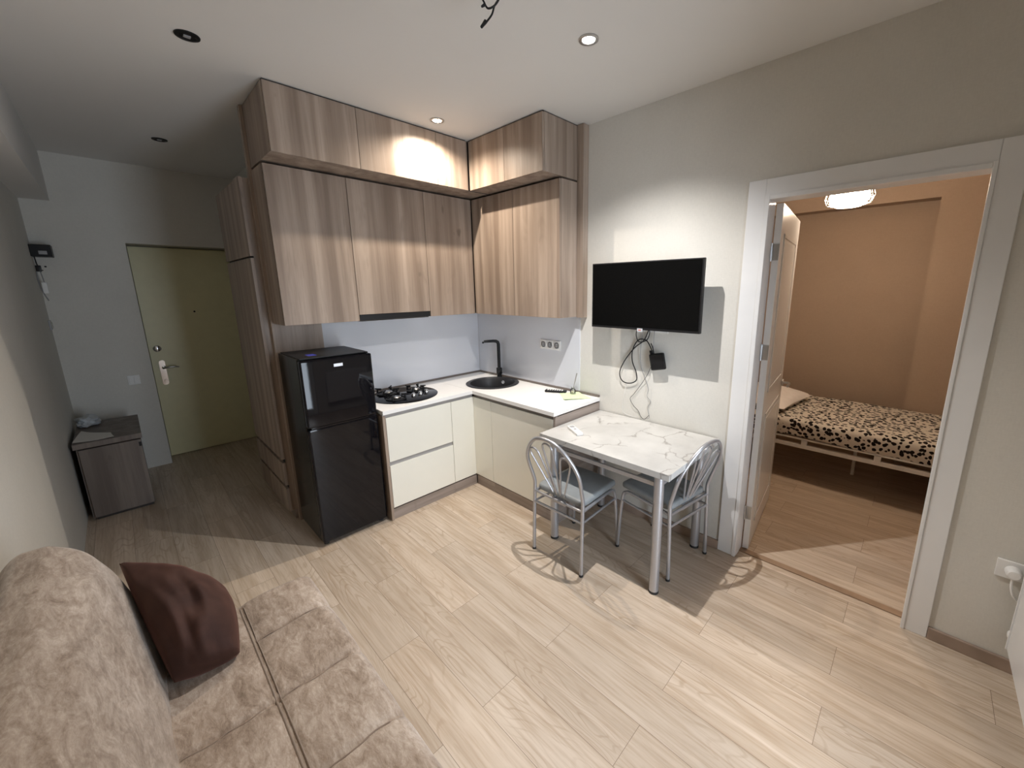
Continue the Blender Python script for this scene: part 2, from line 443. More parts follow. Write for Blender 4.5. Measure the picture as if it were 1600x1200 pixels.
# bedroom shell
struct('wall_bedroom_back', B(0.1, 2.8, -1.0, -0.9, 0, ZC), 'bedroom_paper')
struct('wall_bedroom_front', B(0.1, 2.8, -4.2, -4.1, 0, ZC), 'bedroom_paper')
m = MB(); m.box(2.66, 2.8, -4.2, -0.9, 0, ZC)
struct('wall_bedroom_far', m, 'bedroom_paper')
struct('wall_bedroom_column', B(2.485, 2.66, -4.1, -3.295, 0, ZC), 'bedroom_paper')
struct('wall_bedroom_beam', B(2.485, 2.66, -3.295, -1.0, 2.455, ZC), 'bedroom_paper')
# bedroom-side lining of the dividing wall
m = MB(); m.box(0.1, 0.112, DY1, -1.0, 0, ZC); m.box(0.1, 0.112, -4.1, DY0, 0, ZC); m.box(0.1, 0.112, DY0, DY1, DZ, ZC)
struct('wall_bedroom_near', m, 'bedroom_paper')

# door lining and casing of the bedroom doorway
m = MB()
m.box(-0.012, 0.0, -2.605, -2.515, 0, 2.285, .003); m.box(-0.012, 0.0, -3.535, -3.452, 0, 2.285, .003); m.box(-0.012, 0.0, -3.452, -2.605, 2.19, 2.285, .003)
m.box(-0.017, 0.0, -2.627, -2.605, 0, 2.205, .003); m.box(-0.017, 0.0, -3.452, -3.437, 0, 2.205, .003); m.box(-0.017, 0, -3.437, -2.627, 2.178, 2.20, .003)
m.box(0.0, 0.112, -2.627, -2.60, 0, 2.19); m.box(0.0, 0.112, -3.47, -3.445, 0, 2.19); m.box(0.0, 0.112, -3.445, -2.627, 2.178, 2.20)
struct('trim_2', m, 'white_gloss_paint')
struct('trim_3', B(0.066, 0.112, -3.445, -2.627, 0, 0.007, .002), 'threshold')
# bedroom door leaf, open into the bedroom
dl = thing('interior_door', 'white panelled door standing open into the bedroom', 'door', (0.106, -2.634, 0), radians(6.0))
LW, LH = 0.83, 2.172
m = MB(); m.box(0, LW, -0.036, 0, 0.012, LH, .002)
for z0, z1 in ((0.16, 0.92), (1.06, 2.02)):
    for a, b, c, d in ((.12, LW-.12, z0, z0+.022), (.12, LW-.12, z1-.022, z1), (.12, .142, z0, z1), (LW-.142, LW-.12, z0, z1)):
        m.box(a, b, -0.041, -0.036, c, d, .0015)
    m.box(.16, LW-.16, -0.040, -0.036, z0+.04, z1-.04, .003)
m.build('leaf', 'white_gloss_paint', dl)
for z in (0.27, 1.33, 1.91):
    h = MB(); h.box(-0.0035, 0.0, -0.034, -0.004, z-.045, z+.045, .001); h.tube([(-.006, 0.004, z-.05), (-.006, 0.004, z+.05)], .0065, 8)
    for dz in (-.03, 0, .03): h.lathe([(0, -0.0045), (.004, -0.0045), (.004, -.003)], 8, (0, -.018+.006*(1 if dz else -1), z+dz), 'x')
    h.build('hinge', 'steel', dl)
m = MB(); m.lathe([(0, -.05), (.026, -.05), (.026, -.041)], 20, (LW-.06, 0, 1.0), 'y'); m.tube([(LW-.06, -.045, 1.0), (LW-.06, -.085, 1.0), (LW-.075, -.092, 1.0), (LW-.18, -.092, 1.0)], .009, 10)
m.build('handle', 'steel', dl)

# skirtings
struct('baseboard_right', B(-0.016, 0.0, -3.83, -3.536, 0, 0.062, .003), 'skirting')
struct('baseboard_table', B(-0.016, 0.0, -2.514, -1.55, 0, 0.062, .003), 'skirting')

# ------------------------------------------------------------------ entrance door
ed = thing('entrance_door', 'pale yellow flat entrance door at the end of the hall', 'door', (-2.355, 2.35, 0))
MB().box(0, 0.83, 0, 0.05, 0.005, 2.155, .003).build('leaf', 'entrance_cream', ed)
MB().lathe([(0, -.002), (.009, -.002), (.009, 0.004)], 16, (0.405, 0, 1.515), 'y').build('peephole', 'black_matt', ed)
m = MB(); m.lathe([(0, -.016), (.014, -.016), (.03, -.010), (.034, 0)], 24, (0.062, 0, 1.155), 'y'); m.box(.056, .068, -.026, -.012, 1.135, 1.175, .002)
m.build('deadbolt', 'chrome', ed)
pl = MB()
prof = []
for k in range(24):
    a = 2*pi*k/24; prof.append((0.075+.024*cos(a), 0.905+(.105 if sin(a) > 0 else -.105)+.024*sin(a)))
vs = [(x, -.012, z) for x, z in prof]+[(x, 0, z) for x, z in prof]; nn = 24
pl.add(vs, [tuple(range(nn)), tuple(range(nn, 2*nn))]+[(i, (i+1) % nn, (i+1) % nn+nn, i+nn) for i in range(nn)])
pl.lathe([(0, -.02), (.012, -.02), (.014, -.012)], 14, (.078, 0, .82), 'y')
lp = pl.build('lock_plate', 'chrome', ed)
MB().tube([(.078, -.01, .955), (.078, -.05, .955), (.09, -.062, .957), (.13, -.066, .963), (.17, -.064, .962), (.195, -.060, .955)], [.011, .010, .009, .009, .008, .006], 10).build('handle', 'steel', lp)

# ------------------------------------------------------------------ hall fittings
sw = thing('light_switch', 'white double light switch on the wall beside the entrance door', 'switch', (-2.505, 2.12, 0.90))
MB().box(-.042, .042, -.009, 0, -.045, .045, .004).build('plate', 'white_plastic', sw)
MB().box(-.032, -.001, -.014, -.009, -.034, .034, .002).build('rocker', 'white_plastic', sw)
MB().box(.001, .032, -.014, -.009, -.034, .034, .002).build('rocker', 'white_plastic', sw)

eb = thing('breaker_box', 'open black breaker box with loose cables high on the hall wall', 'fuse box', (-2.905, 2.03, 2.06))
m = MB(); m.box(-.015, .10, -.05, .09, -.045, .05, .004); m.build('housing', 'black_matt', eb)
MB().box(.03, .075, -.056, -.05, -.028, .0, .002).build('breaker', 'grey_plastic', eb)
m = MB(); m.tube([(.0, -.03, -.045), (.004, -.04, -.10), (.012, -.03, -.15), (.03, -.03, -.155)], .004, 8); m.box(-.008, .022, -.045, -.015, -.165, -.115, .004); m.box(.04, .052, -.036, -.026, -.13, -.118, .002)
m.build('connector', 'black_matt', eb)
m = MB(); m.tube([(-.008, -.03, -.16), (-.012, -.03, -.22), (-.006, -.03, -.30), (.006, -.03, -.36), (.018, -.03, -.40)], .004, 8)
m.tube([(.012, -.03, -.15), (.016, -.02, -.22), (.02, -.02, -.31)], .003, 8)
m.build('cable', 'cable_grey', eb)
MB().box(.0, .03, -.034, -.01, -.34, -.25, .006).build('cable_tag', 'white_plastic', eb)
sk = thing('junction_plate', 'small grey plate on the left hall wall under the breaker box', 'wall plate', (-2.92, 2.02, 1.46))
MB().box(0, .012, -.04, .04, -.04, .04, .003).build('plate', 'grey_plastic', sk)
MB().box(.012, .018, -.02, .02, -.025, .025, .002).build('cover', 'jamb_grey', sk)

# low cabinet in the hall
lc = thing('shoe_cabinet', 'low grey-brown wooden cabinet in the hall corner', 'cabinet', (-2.885, 1.115, 0))
m = MB(); m.box(0, .34, 0.018, .70, .02, .575, .001); m.build('body', 'oak_darkened', lc)
MB().box(-.012, .352, -.004, .71, .585, .625, .002).build('top', 'oak_darkened', lc)
m = MB(); m.box(.012, .342, -.002, .016, .03, .575, .002); m.build('door', 'oak_darkened', lc)
MB().box(.326, .342, -.006, .0, .52, .555, .001).build('finger_pull', 'black_matt', lc)
MB().box(.02, .335, .03, .68, 0, .02).build('plinth', 'carcass_dark', lc)

def crumple(loc, rx, ry, rz, seed, name, mat, label, cat):
    rnd = random.Random(seed); bm = bmesh.new(); bmesh.ops.create_icosphere(bm, subdivisions=3, radius=1)
    from mathutils import noise as mn
    for v in bm.verts:
        k = 1+0.45*mn.noise(v.co*1.6+Vector((seed, 0, 0)))+.22*mn.noise(v.co*4+Vector((0, seed, 0)))
        v.co = Vector((v.co.x*rx*k, v.co.y*ry*k, max(v.co.z*rz*k+rz*.8, 0)))
    me = bpy.data.meshes.new(name); bm.to_mesh(me); bm.free()
    o = link(name, me, mat); o.location = loc; return tag(o, label, cat)
crumple((-2.83, 1.72, .625), .075, .10, .045, 3, 'plastic_bag', 'bag_plastic', 'crumpled pale plastic bag at the back of the hall cabinet', 'bag')
# sheet of paper
def sheet(name, corners, z, bend, mat, label, cat, n=10, th=0.0012, seed=0.0):
    m = MB(); P = [Vector(c) for c in corners]; vs = []
    for s_ in (0, 1):
        for i in range(n+1):
            for j in range(n+1):
                u, v = i/n, j/n
                p = P[0]*(1-u)*(1-v)+P[1]*u*(1-v)+P[2]*u*v+P[3]*(1-u)*v
                zz = z+th*s_+bend*(0.5+0.5*sin(3.1*u+2.3*v+seed))*(abs(u-.5)*1.4)**2*2
                vs.append((p.x, p.y, zz))
    def I(s_, i, j): return s_*(n+1)**2+i*(n+1)+j
    fs = []
    for i in range(n):
        for j in range(n):
            fs.append((I(1, i, j), I(1, i+1, j), I(1, i+1, j+1), I(1, i, j+1))); fs.append((I(0, i, j), I(0, i, j+1), I(0, i+1, j+1), I(0, i+1, j)))
    for i in range(n):
        for j, rv in ((0, 0), (n, 1)):
            fs.append((I(0, i, j), I(0, i+1, j), I(1, i+1, j), I(1, i, j)))
            fs.append((I(0, j, i), I(0, j, i+1), I(1, j, i+1), I(1, j, i)))
    m.add(vs, fs, True); return tag(m.build(name, mat), label, cat)
sheet('paper_sheet', [(-2.895, 1.16), (-2.68, 1.13), (-2.70, 1.30), (-2.86, 1.48)], .626, .012, 'paper_white', 'white sheet of paper lying on the low hall cabinet', 'paper')

# ------------------------------------------------------------------ tall cabinet in the hall
tc = thing('tall_cabinet', 'tall grey-brown oak wardrobe lining the hall, with two drawers at its foot', 'wardrobe', (0, 0, 0))
MB().box(-1.800, -1.483, -0.045, -0.001, 0, ZC-.004, .001).build('end_panel', 'cabinet_oak', tc)
MB().box(-1.835, -1.483, 0.0, 0.783, 0.08, 2.44).build('body', 'cabinet_oak', tc)
MB().box(-1.815, -1.483, 0.01, 0.775, 0, 0.08).build('plinth', 'plinth_oak', tc)
MB().box(-1.856, -1.837, -0.020, 0.783, 1.95, 2.44, .0015).build('door', 'cabinet_oak', tc)
MB().box(-1.856, -1.837, -0.020, 0.783, .505, 1.938, .0015).build('door', 'cabinet_oak', tc)
for z0, z1 in ((.300, .478), (.09, .275)):
    MB().box(-1.856, -1.837, -0.020, 0.783, z0, z1, .0015).build('drawer_front', 'cabinet_oak', tc)
for a_, b_ in ((.275, .300), (.478, .505), (1.938, 1.95)): MB().box(-1.8368, -1.8355, -.02, .783, a_, b_).build('finger_groove', 'black_matt', tc)

# ------------------------------------------------------------------ kitchen wall units
WZ0, WZ1, TZ0, TZ1 = 1.500, 2.478, 2.492, 2.852
def unit_x(name, label, x0, x1, yf, z0, z1, zd0=None, group=None, door_x1=None):
    """wall unit on the back wall, door facing -y"""
    t = thing(name, label, 'cabinet', (x0, 0, 0), 0, group); w = x1-x0
    MB().box(0.0005, w-.0005, yf+.021, -.046 if x0 < -1.48 else -.001, z0, z1).build('body', 'cabinet_oak', t)
    MB().box(.0015, (door_x1-x0 if door_x1 else w)-.0015, yf, yf+.019, zd0 or z0, z1-.003, .001).build('door', 'cabinet_oak', t)
    MB().box(.004, w-.004, yf+.0192, yf+.0208, (zd0 or z0)+.003, z1-.001).build('shadow_gap', 'carcass_dark', t)
    return t
def unit_y(name, label, y0, y1, xf, z0, z1, group=None, door_y1=None):
    t = thing(name, label, 'cabinet', (0, y0, 0), 0, group); w = y1-y0
    MB().box(xf+.021, -.001, .0005, w-.0005, z0, z1).build('body', 'cabinet_oak', t)
    MB().box(xf, xf+.019, .0015, w-.0015, z0, z1-.003, .001).build('door', 'cabinet_oak', t)
    MB().box(xf+.0192, xf+.0208, .004, w-.004, z0+.003, z1-.001).build('shadow_gap', 'carcass_dark', t)
    return t
G1, G2 = 'oak wall cabinets above the worktop', 'oak top cabinets against the ceiling'
unit_x('wall_cabinet', 'wide oak wall cabinet directly above the black fridge', -1.785, -1.305, -.310, WZ0, WZ1, group=G1)
unit_x('wall_cabinet', 'oak wall cabinet housing the slim black cooker hood', -1.305, -.722, -.310, WZ0, WZ1, zd0=1.545, group=G1)
unit_x('wall_cabinet', 'narrow oak wall cabinet between the cooker hood cabinet and the corner', -.722, -.01, -.310, WZ0, WZ1, group=G1, door_x1=-.262)
unit_y('wall_cabinet', 'oak wall cabinet at the corner, above the black sink', -.838, -.312, -.255, WZ0, WZ1, group=G1)
unit_y('wall_cabinet', 'oak wall cabinet above the sockets, nearest the television', -1.335, -.838, -.255, WZ0, WZ1, group=G1)
TY, TX = -.528, -.425
unit_x('top_cabinet', 'wide oak top cabinet above the fridge end of the kitchen', -1.785, -1.288, TY, TZ0, TZ1, group=G2)
unit_x('top_cabinet', 'oak top cabinet brightly lit by the kitchen downlight', -1.288, -.712, TY, TZ0, TZ1, group=G2)
unit_x('top_cabinet', 'narrow oak top cabinet in the kitchen corner beside the lit one', -.712, -.01, TY, TZ0, TZ1, group=G2, door_x1=-.437)
unit_y('top_cabinet', 'oak top cabinet above the sink, next to the corner', -.948, -.530, TX, TZ0, TZ1, group=G2)
unit_y('top_cabinet', 'oak top cabinet above the sockets, at the open end', -1.335, -.948, TX, TZ0, TZ1, group=G2)
tag(B(-.062, -.001, -1.395, -1.337, WZ0-.005, ZC-.004, .001).build('filler_panel', 'cabinet_oak'), 'narrow oak filler strip between the wall cabinets and the television wall', 'panel')
m = MB(); m.box(-1.78, -.44, TY+.012, -.01, TZ1+.0005, ZC-.0005); m.box(-.412, -.01, -1.33, TY+.01, TZ1+.0005, ZC-.0005)  # dark strip put in for the shade above the top cabinets
tag(m.build('ceiling_shadow_gap', 'carcass_dark'), 'thin dark strip standing for the shadow gap between top cabinets and ceiling', 'shadow strip')
hd = thing('range_hood', 'slim black cooker hood built into the wall cabinets above the hob', 'cooker hood', (-1.013, -.155, 1.50))
MB().box(-.288, .288, -.152, -.130, .002, .043, .002).build('front_bar', 'black_matt', hd)
MB().box(-.285, .285, -.130, .13, -.006, -.0005, .001).build('underside', 'black_matt', hd)
for k in (-1, 1): MB().box(k*.14-.12, k*.14+.12, -.11, .10, -.009, -.006, .001).build('grease_filter', 'steel', hd)

# ------------------------------------------------------------------ base units
BY, BX = -.580, -.532     # front planes
def base_body(t, x0, x1, y0, y1, top=.811): return MB().box(x0, x1, y0, y1, .085, top).build('body', 'carcass_dark', t)
dc = thing('drawer_cabinet', 'base cabinet with two large cream drawers beside the fridge', 'cabinet')
base_body(dc, -1.308, -.756, BY+.021, -.002)
MB().box(-1.329, -1.309, BY, -.002, 0, .832, .001).build('side_panel', 'cabinet_oak', dc)
MB().box(-1.306, -.757, BY, BY+.019, .470, .812, .002).build('drawer_front', 'door_cream', dc)
MB().box(-1.306, -.757, BY, BY+.019, .100, .438, .002).build('drawer_front', 'door_cream', dc)
MB().box(-1.306, -.757, BY+.012, BY+.0205, .438, .470).build('finger_groove', 'profile_lit_grey', dc)
MB().box(-1.308, -.756, BY+.012, BY+.04, 0, .085).build('plinth', 'plinth_oak', dc)
nc = thing('base_cabinet', 'narrow cream base cabinet between the drawers and the corner', 'cabinet')
base_body(nc, -.755, -.534, BY+.021, -.002)
MB().box(-.754, BX+.018, BY, BY+.019, .100, .812, .002).build('door', 'door_cream', nc)
MB().box(-.755, -.520, BY+.012, BY+.04, 0, .085).build('plinth', 'plinth_oak', nc)
cc_ = thing('base_cabinet', 'narrow cream base cabinet of the sink run, next to the corner', 'cabinet')
base_body(cc_, BX+.021, -.002, -.818, -.003, .70)
MB().box(BX, BX+.019, -.816, BY-.001, .100, .812, .002).build('door', 'door_cream', cc_)
MB().box(BX+.012, BX+.04, -.818, BY, 0, .085).build('plinth', 'plinth_oak', cc_)
wc = thing('base_cabinet', 'wide cream base cabinet of the sink run, behind the chair', 'cabinet')
base_body(wc, BX+.021, -.002, -1.510, -.819, .70)
MB().box(BX, BX+.019, -1.509, -.820, .100, .812, .002).build('door', ['door_cream'], wc)
MB().box(BX+.012, BX+.04, -1.510, -.819, 0, .085).build('plinth', 'plinth_oak', wc)
MB().box(BX+.002, -.002, -1.530, -1.511, 0, .832, .001).build('side_panel', 'plinth_oak', wc)

for t, a in ((dc, 0), (nc, 0)): pass
# finger profile under the worktop: one material, lit and shaded tones painted per run
m = MB(); m.box(-1.329, -.534, BY+.002, BY+.03, .8325, .8425); m.box(-1.308, -.534, BY+.008, BY+.019, .8125, .8325)
tag(m.build('handle_profile', 'profile_lit_grey'), 'handle profile under the hob worktop, painted in its lit grey', 'profile')
m = MB(); m.box(BX+.004, BX+.03, -1.530, BY, .8325, .8425); m.box(BX+.010, BX+.019, -1.51, BY, .8125, .8325)
tag(m.build('handle_profile', 'profile_taupe'), 'handle profile under the sink worktop, painted in its shaded tone', 'profile')

# worktops
HC, HR = (-1.002, -.290), .264
SCN, SR = (-.250, -.507), .240
def worktop(name, poly, hole, hr, label):
    """slab with a round cut-out"""
    n = 48; z0, z1 = .843, .872
    cx, cy = hole; m = MB()
    # outer points by angle: rays from hole centre to the rectangle
    x0, x1, y0, y1 = poly; outer = []; inner = []
    angs = sorted([2*pi*k/n for k in range(n)]+[math.atan2(y-cy, x-cx) % (2*pi) for x in (x0, x1) for y in (y0, y1)])
    for a in angs:
        dx, dy = cos(a), sin(a); ts = []
        if dx > 1e-9: ts.append((x1-cx)/dx)
        if dx < -1e-9: ts.append((x0-cx)/dx)
        if dy > 1e-9: ts.append((y1-cy)/dy)
        if dy < -1e-9: ts.append((y0-cy)/dy)
        t = min(ts); outer.append((cx+dx*t, cy+dy*t)); inner.append((cx+dx*hr, cy+dy*hr))
    k = len(angs); vs = [(*p, z1) for p in outer]+[(*p, z1) for p in inner]+[(*p, z0) for p in outer]+[(*p, z0) for p in inner]
    fs = []
    for i in range(k):
        j = (i+1) % k
        fs += [(i, j, k+j, k+i), (2*k+i, 3*k+i, 3*k+j, 2*k+j), (i, 2*k+i, 2*k+j, j), (k+i, k+j, 3*k+j, 3*k+i)]
    m.add(vs, fs); return tag(m.build(name, 'worktop_white'), label, 'worktop')
worktop('worktop', (-1.331, -.5485, -.597, -.002), HC, .21, 'white worktop slab carrying the hob')
worktop('worktop', (-.547, -.002, -1.532, -.002), SCN, .208, 'white worktop slab carrying the black sink')
tag(B(-1.330, -.012, -.014, -.0075, .8722, .890, .001).build('upstand_strip', 'profile_taupe'), 'dark strip along the worktop back edge behind the hob', 'strip')
tag(B(-.016, -.0005, -1.530, -.016, .8722, .890, .001).build('upstand_strip', 'profile_taupe'), 'dark strip along the worktop back edge behind the sink', 'strip')
tag(B(-1.472, -.0085, -.0065, -.0005, .8725, WZ0-.001).build('backsplash', 'splash_panel'), 'pale glossy splashback panel behind the hob', 'splashback')
tag(B(-.0070, -.0005, -1.330, -.008, .8905, WZ0-.001).build('backsplash', 'splash_panel'), 'pale glossy splashback panel behind the tap and sockets', 'splashback')
tag(B(-1.482, -1.4735, -.010, -.0005, .8725, WZ0-.001).build('edge_profile', 'profile_taupe'), 'thin dark edging where the splashback meets the oak panel', 'trim')

# hob
hb = thing('gas_hob', 'round black glass gas hob with three burners', 'hob', (HC[0], HC[1], .872))
MB().lathe([(0, .0003), (HR, .0003), (HR, .005), (HR-.004, .0075), (0, .0075)], 64).build('glass_plate', 'black_gloss', hb)
def burner(x, y, r):
    b = MB(); b.lathe([(0, .008), (r*1.0, .008), (r, .016), (r*.86, .020), (r*.84, .012), (0, .012)], 28, (x, y, 0)); ring = b.build('burner', 'black_matt', hb)
    c = MB(); c.lathe([(0, .014), (r*.48, .014), (r*.50, .024), (r*.42, .030), (r*.1, .032), (0, .032)], 24, (x, y, 0)); c.build('burner_cap', 'steel', ring)
    g = MB()
    for k in range(4):
        a = pi/4+k*pi/2; dx, dy = cos(a), sin(a)
        g.tube([(x+dx*r*.98, y+dy*r*.98, .010), (x+dx*r*.98, y+dy*r*.98, .034), (x+dx*r*.93, y+dy*r*.93, .043)], [.010, .007, .010], 8)
        g.tube([(x+dx*r*1.22, y+dy*r*1.22, .050), (x+dx*r*.60, y+dy*r*.60, .045)], [.005, .008], 8)
    g.lathe([(r*.96, .009), (r*1.06, .009), (r*1.06, .016), (r*.96, .016)], 28, (x, y, 0), closed=True)
    g.build('pan_support', 'black_matt', ring)
burner(-.085, .125, .082); burner(-.115, -.085, .074); burner(.125, .045, .070)
for x, y in ((.018, -.115), (.085, -.105), (.15, -.085)):
    MB().lathe([(0, .008), (.017, .008), (.017, .022), (.014, .031), (.012, .034), (0, .034)], 20, (x, y, 0)).build('knob', 'chrome', hb)

# sink
sn = thing('sink', 'round black composite sink set in the worktop', 'sink', (SCN[0], SCN[1], .872))
MB().lathe([(SR, .0005), (SR+.003, .004), (SR-.006, .008), (.206, .006), (.200, -.004), (.190, -.13), (.16, -.150), (.03, -.155), (0, -.155), (0, -.160), (.165, -.156), (.196, -.135), (.206, -.006), (SR-.01, .0005)], 56, closed=True).build('bowl', 'black_composite', sn)
MB().lathe([(0, -.1545), (.04, -.1545), (.042, -.150), (.03, -.148), (0, -.151)], 24).build('drain', 'chrome', sn)
a = math.atan2(SCN[1]*0-.02, 1)
ov = MB(); ov.lathe([(0, 0), (.016, 0), (.016, .004), (.010, .005), (.008, .002), (0, .002)], 20, (0, 0, 0), 'x'); ovo = ov.build('overflow', 'badge_silver', sn)
ovo.location = (.194*cos(radians(20)), .194*sin(radians(20)), -.036); ovo.rotation_euler = (0, 0, radians(20)); ovo.scale = (-1, 1, 1)

# tap
fa = thing('kitchen_faucet', 'tall matt black angular kitchen tap behind the sink', 'tap', (-.045, -.362, .872))
m = MB(); m.lathe([(0, 0.0003), (.026, 0.0003), (.026, .006), (.022, .008), (.022, .04)], 20); 
m.box(-.021, .021, -.021, .021, .03, .095, .006); m.build('base', 'black_matt', fa)
d = Vector((-.66, .0, 0)); d = Vector((-.68, .30, 0)).normalized()
m = MB(); H = .355
pts = [(0, 0, .09), (0, 0, H-.03), (d.x*.006, d.y*.006, H-.012), (d.x*.022, d.y*.022, H), (d.x*.05, d.y*.05, H+.003), (d.x*.14, d.y*.14, H+.003)]
m.tube(pts, [.016, .016, .016, .0155, .014, .012], 12)
tip = Vector((d.x*.150, d.y*.150, H-.002)); m.tube([tip+Vector((0, 0, .004)), tip-Vector((0, 0, .012))], .009, 12)
m.build('spout', 'black_matt', fa)
m = MB(); s_ = Vector((-.35, -.94, 0)).normalized()
m.tube([s_*.018+Vector((0, 0, .062)), s_*.045+Vector((0, 0, .05))], .016, 12); m.tube([s_*.043+Vector((0, 0, .055)), s_*.060+Vector((0, 0, .085))], [.007, .006], 10)
m.build('lever', 'black_matt', fa)

# triple socket
so = thing('triple_socket', 'white triple power socket on the splashback right of the tap', 'socket', (-.007, -1.013, 1.245))
MB().box(-.010, 0, -.118, .118, -.040, .040, .003).build('frame', 'white_plastic', so)
for k in (-1, 0, 1):
    s = MB(); s.lathe([(.026, -.0115), (.026, -.0100), (.022, -.0108), (.0215, -.0125), (.026, -.0125)], 24, (0, k*.0765, 0), 'x'); s.box(-.0125, -.010, k*.0765-.034, k*.0765+.034, -.034, .034, .002)
    so_ = s.build('socket_insert', 'white_plastic', so)
    h = MB(); h.lathe([(0, -.0135), (.019, -.0135), (.019, -.0128), (0, -.0128)], 20, (0, k*.0765, 0), 'x'); h.build('socket_face', 'grey_plastic', so_)
    h = MB()
    for q in (-1, 1): h.lathe([(0, -.0145), (.0035, -.0145), (.0035, -.0137), (0, -.0137)], 8, (0, k*.0765+q*.009, 0), 'x')
    h.build('pin_hole', 'socket_hole', so_)

# items on the worktop
rc = thing('remote_control', 'black television remote lying on the white worktop', 'remote control', (-.115, -1.165, .8722), radians(-62))
MB().box(-.090, .090, -.026, .026, 0.0003, .018, .006).build('body', 'black_matt', rc)
m = MB()
for i in range(7):
    for j in range(3): m.box(-.07+i*.020, -.059+i*.020, -.018+j*.013, -.009+j*.013, .018, .0195, .0007)
m.build('buttons', 'white_plastic', rc)
df = thing('reed_diffuser', 'small glass diffuser bottle with a grey reed stick beside the green paper', 'diffuser', (-.068, -1.31, .8722))
MB().lathe([(0, .0004), (.020, .0004), (.022, .004), (.022, .034), (.018, .042), (.011, .048), (.011, .060), (.0085, .060), (.0085, .048), (.018, .034), (.018, .004), (0, .003)], 24).build('bottle', 'bottle_glass', df)
MB().lathe([(0, .0045), (.0175, .0045), (.0175, .024), (0, .024)], 20).build('liquid', 'amber_liquid', df)
MB().tube([(.0, .0, .006), (.006, -.004, .06), (.013, -.030, .175)], [.0035, .0035, .0048], 8).build('reed', 'steel', df)
sheet('note_paper', [(-.265, -1.385), (-.125, -1.215), (-.012, -1.33), (-.075, -1.505)], .8725, .010, 'paper_green', 'crumpled pale green leaflet on the corner of the worktop', 'leaflet', seed=2)

# ------------------------------------------------------------------ fridge
fr = thing('refrigerator', 'glossy black two-door fridge-freezer with a small silver badge', 'fridge', (-1.795, -.545, 0))
FW, FD = .447, .465
MB().box(0, FW, .050, FD, .03, 1.298, .006).build('cabinet', 'black_side', fr)
MB().box(.012, FW-.012, .030, FD-.012, 1.298, 1.303, .001).build('top_panel', 'black_matt', fr)
d1 = MB().box(0, FW, 0, .046, .852, 1.292, .010).build('freezer_door', 'black_gloss', fr)
d2 = MB().box(0, FW, 0, .046, .030, .840, .010).build('fridge_door', 'black_gloss', fr)
MB().box(.02, FW-.006, .002, .02, .8405, .8515, .002).build('handle_strip', 'black_gloss', fr)
MB().box(.195, .252, -.004, .0005, 1.232, 1.252, .0012).build('badge', 'badge_silver', d1)
for x in (.03, FW-.03):
    for y in (.05, FD-.04): MB().lathe([(0, 0), (.016, 0), (.016, .03), (0, .03)], 12, (x, y, 0)).build('foot', 'rubber', fr)
MB().box(.09, .14, .12, .20, 1.303, 1.3035).build('top_sticker', 'blue_print', fr)

# ------------------------------------------------------------------ television
tv = thing('television', 'black flat television mounted on the wall above the table', 'television', (-.15, -1.952, 1.665), radians(0))
m = MB(); m.box(0, .030, -.399, .399, -.222, .222, .003); m.box(.03, .055, -.30, .30, -.19, .12, .010); m.build('casing', 'black_matt', tv)
MB().box(-.0015, 0, -.390, .390, -.206, .214).build('screen', 'screen_black', tv)
MB().box(-.004, .0, -.018, .022, -.234, -.212, .001).build('badge', 'badge_silver', tv)
MB().box(-.0048, -.004, -.008, .012, -.226, -.219).build('badge_mark', 'red_print', tv)
wb = MB(); wb.box(.050, .149, -.11, .10, -.11, .11, .002); wb.box(.138, .149, -.13, .11, -.250, -.205, .002); wb.build('wall_bracket', 'white_plastic', tv)

def smooth_path(P, n=8):
    P = [Vector(p) for p in P]; out = []
    for i in range(len(P)-1):
        a, b, c, d_ = P[max(i-1, 0)], P[i], P[i+1], P[min(i+2, len(P)-1)]
        for k in range(n):
            t = k/n; out.append(0.5*((2*b)+(c-a)*t+(2*a-5*b+4*c-d_)*t*t+(3*b-a-3*c+d_)*t**3))
    out.append(P[-1]); return out
def wall_cable(name, yz, r, mat, label, x=-.008, cat='cable'):
    pts = [(x-(.006*sin(i*1.7) if i else 0)-.004, y, z) for i, (y, z) in enumerate(yz)]
    return tag(MB().tube(smooth_path(pts), r, 8).build(name, mat), label, cat)
wall_cable('power_cord', [(-1.868, 1.46), (-1.853, 1.40), (-1.872, 1.345), (-1.93, 1.36), (-1.955, 1.41), (-1.95, 1.45)], .0035, 'black_matt', 'short black cord curling under the television screen', -.02)
wall_cable('power_cord', [(-1.950, 1.45), (-1.915, 1.36), (-1.84, 1.30), (-1.76, 1.20), (-1.722, 1.105), (-1.745, 1.045), (-1.80, 1.03), (-1.858, 1.06), (-1.862, 1.12), (-1.825, 1.20), (-1.820, 1.28), (-1.865, 1.355), (-1.93, 1.36), (-1.965, 1.31), (-1.98, 1.262)], .004, 'black_matt', 'thick black cord hanging in a big loop below the television', -.016)
wall_cable('thin_wire', [(-1.90, 1.46), (-1.885, 1.30), (-1.885, 1.18), (-1.915, 1.10), (-1.955, 1.02), (-1.95, .96), (-1.975, .92), (-1.955, .87), (-1.975, .81), (-1.955, .79)], .0018, 'cable_grey', 'thin dark wire hanging to the table height under the television', -.006)
wall_cable('thin_wire', [(-1.968, 1.17), (-1.95, 1.12), (-1.90, 1.04), (-1.84, .955), (-1.815, .915), (-1.845, .87), (-1.88, .835), (-1.905, .795), (-1.94, .785), (-1.972, .82)], .0018, 'black_matt', 'thin black wire looping down from the black box to the table', -.010)
wall_cable('thin_wire', [(-1.775, 1.03), (-1.765, .96), (-1.745, .88), (-1.75, .80), (-1.80, .785), (-1.87, .783)], .0012, 'white_plastic', 'faint pale wire curving down the wall toward the table', -.004)
bx = thing('media_box', 'small black square media box dangling on cords under the television', 'media box', (-.035, -2.030, 1.222), 0)
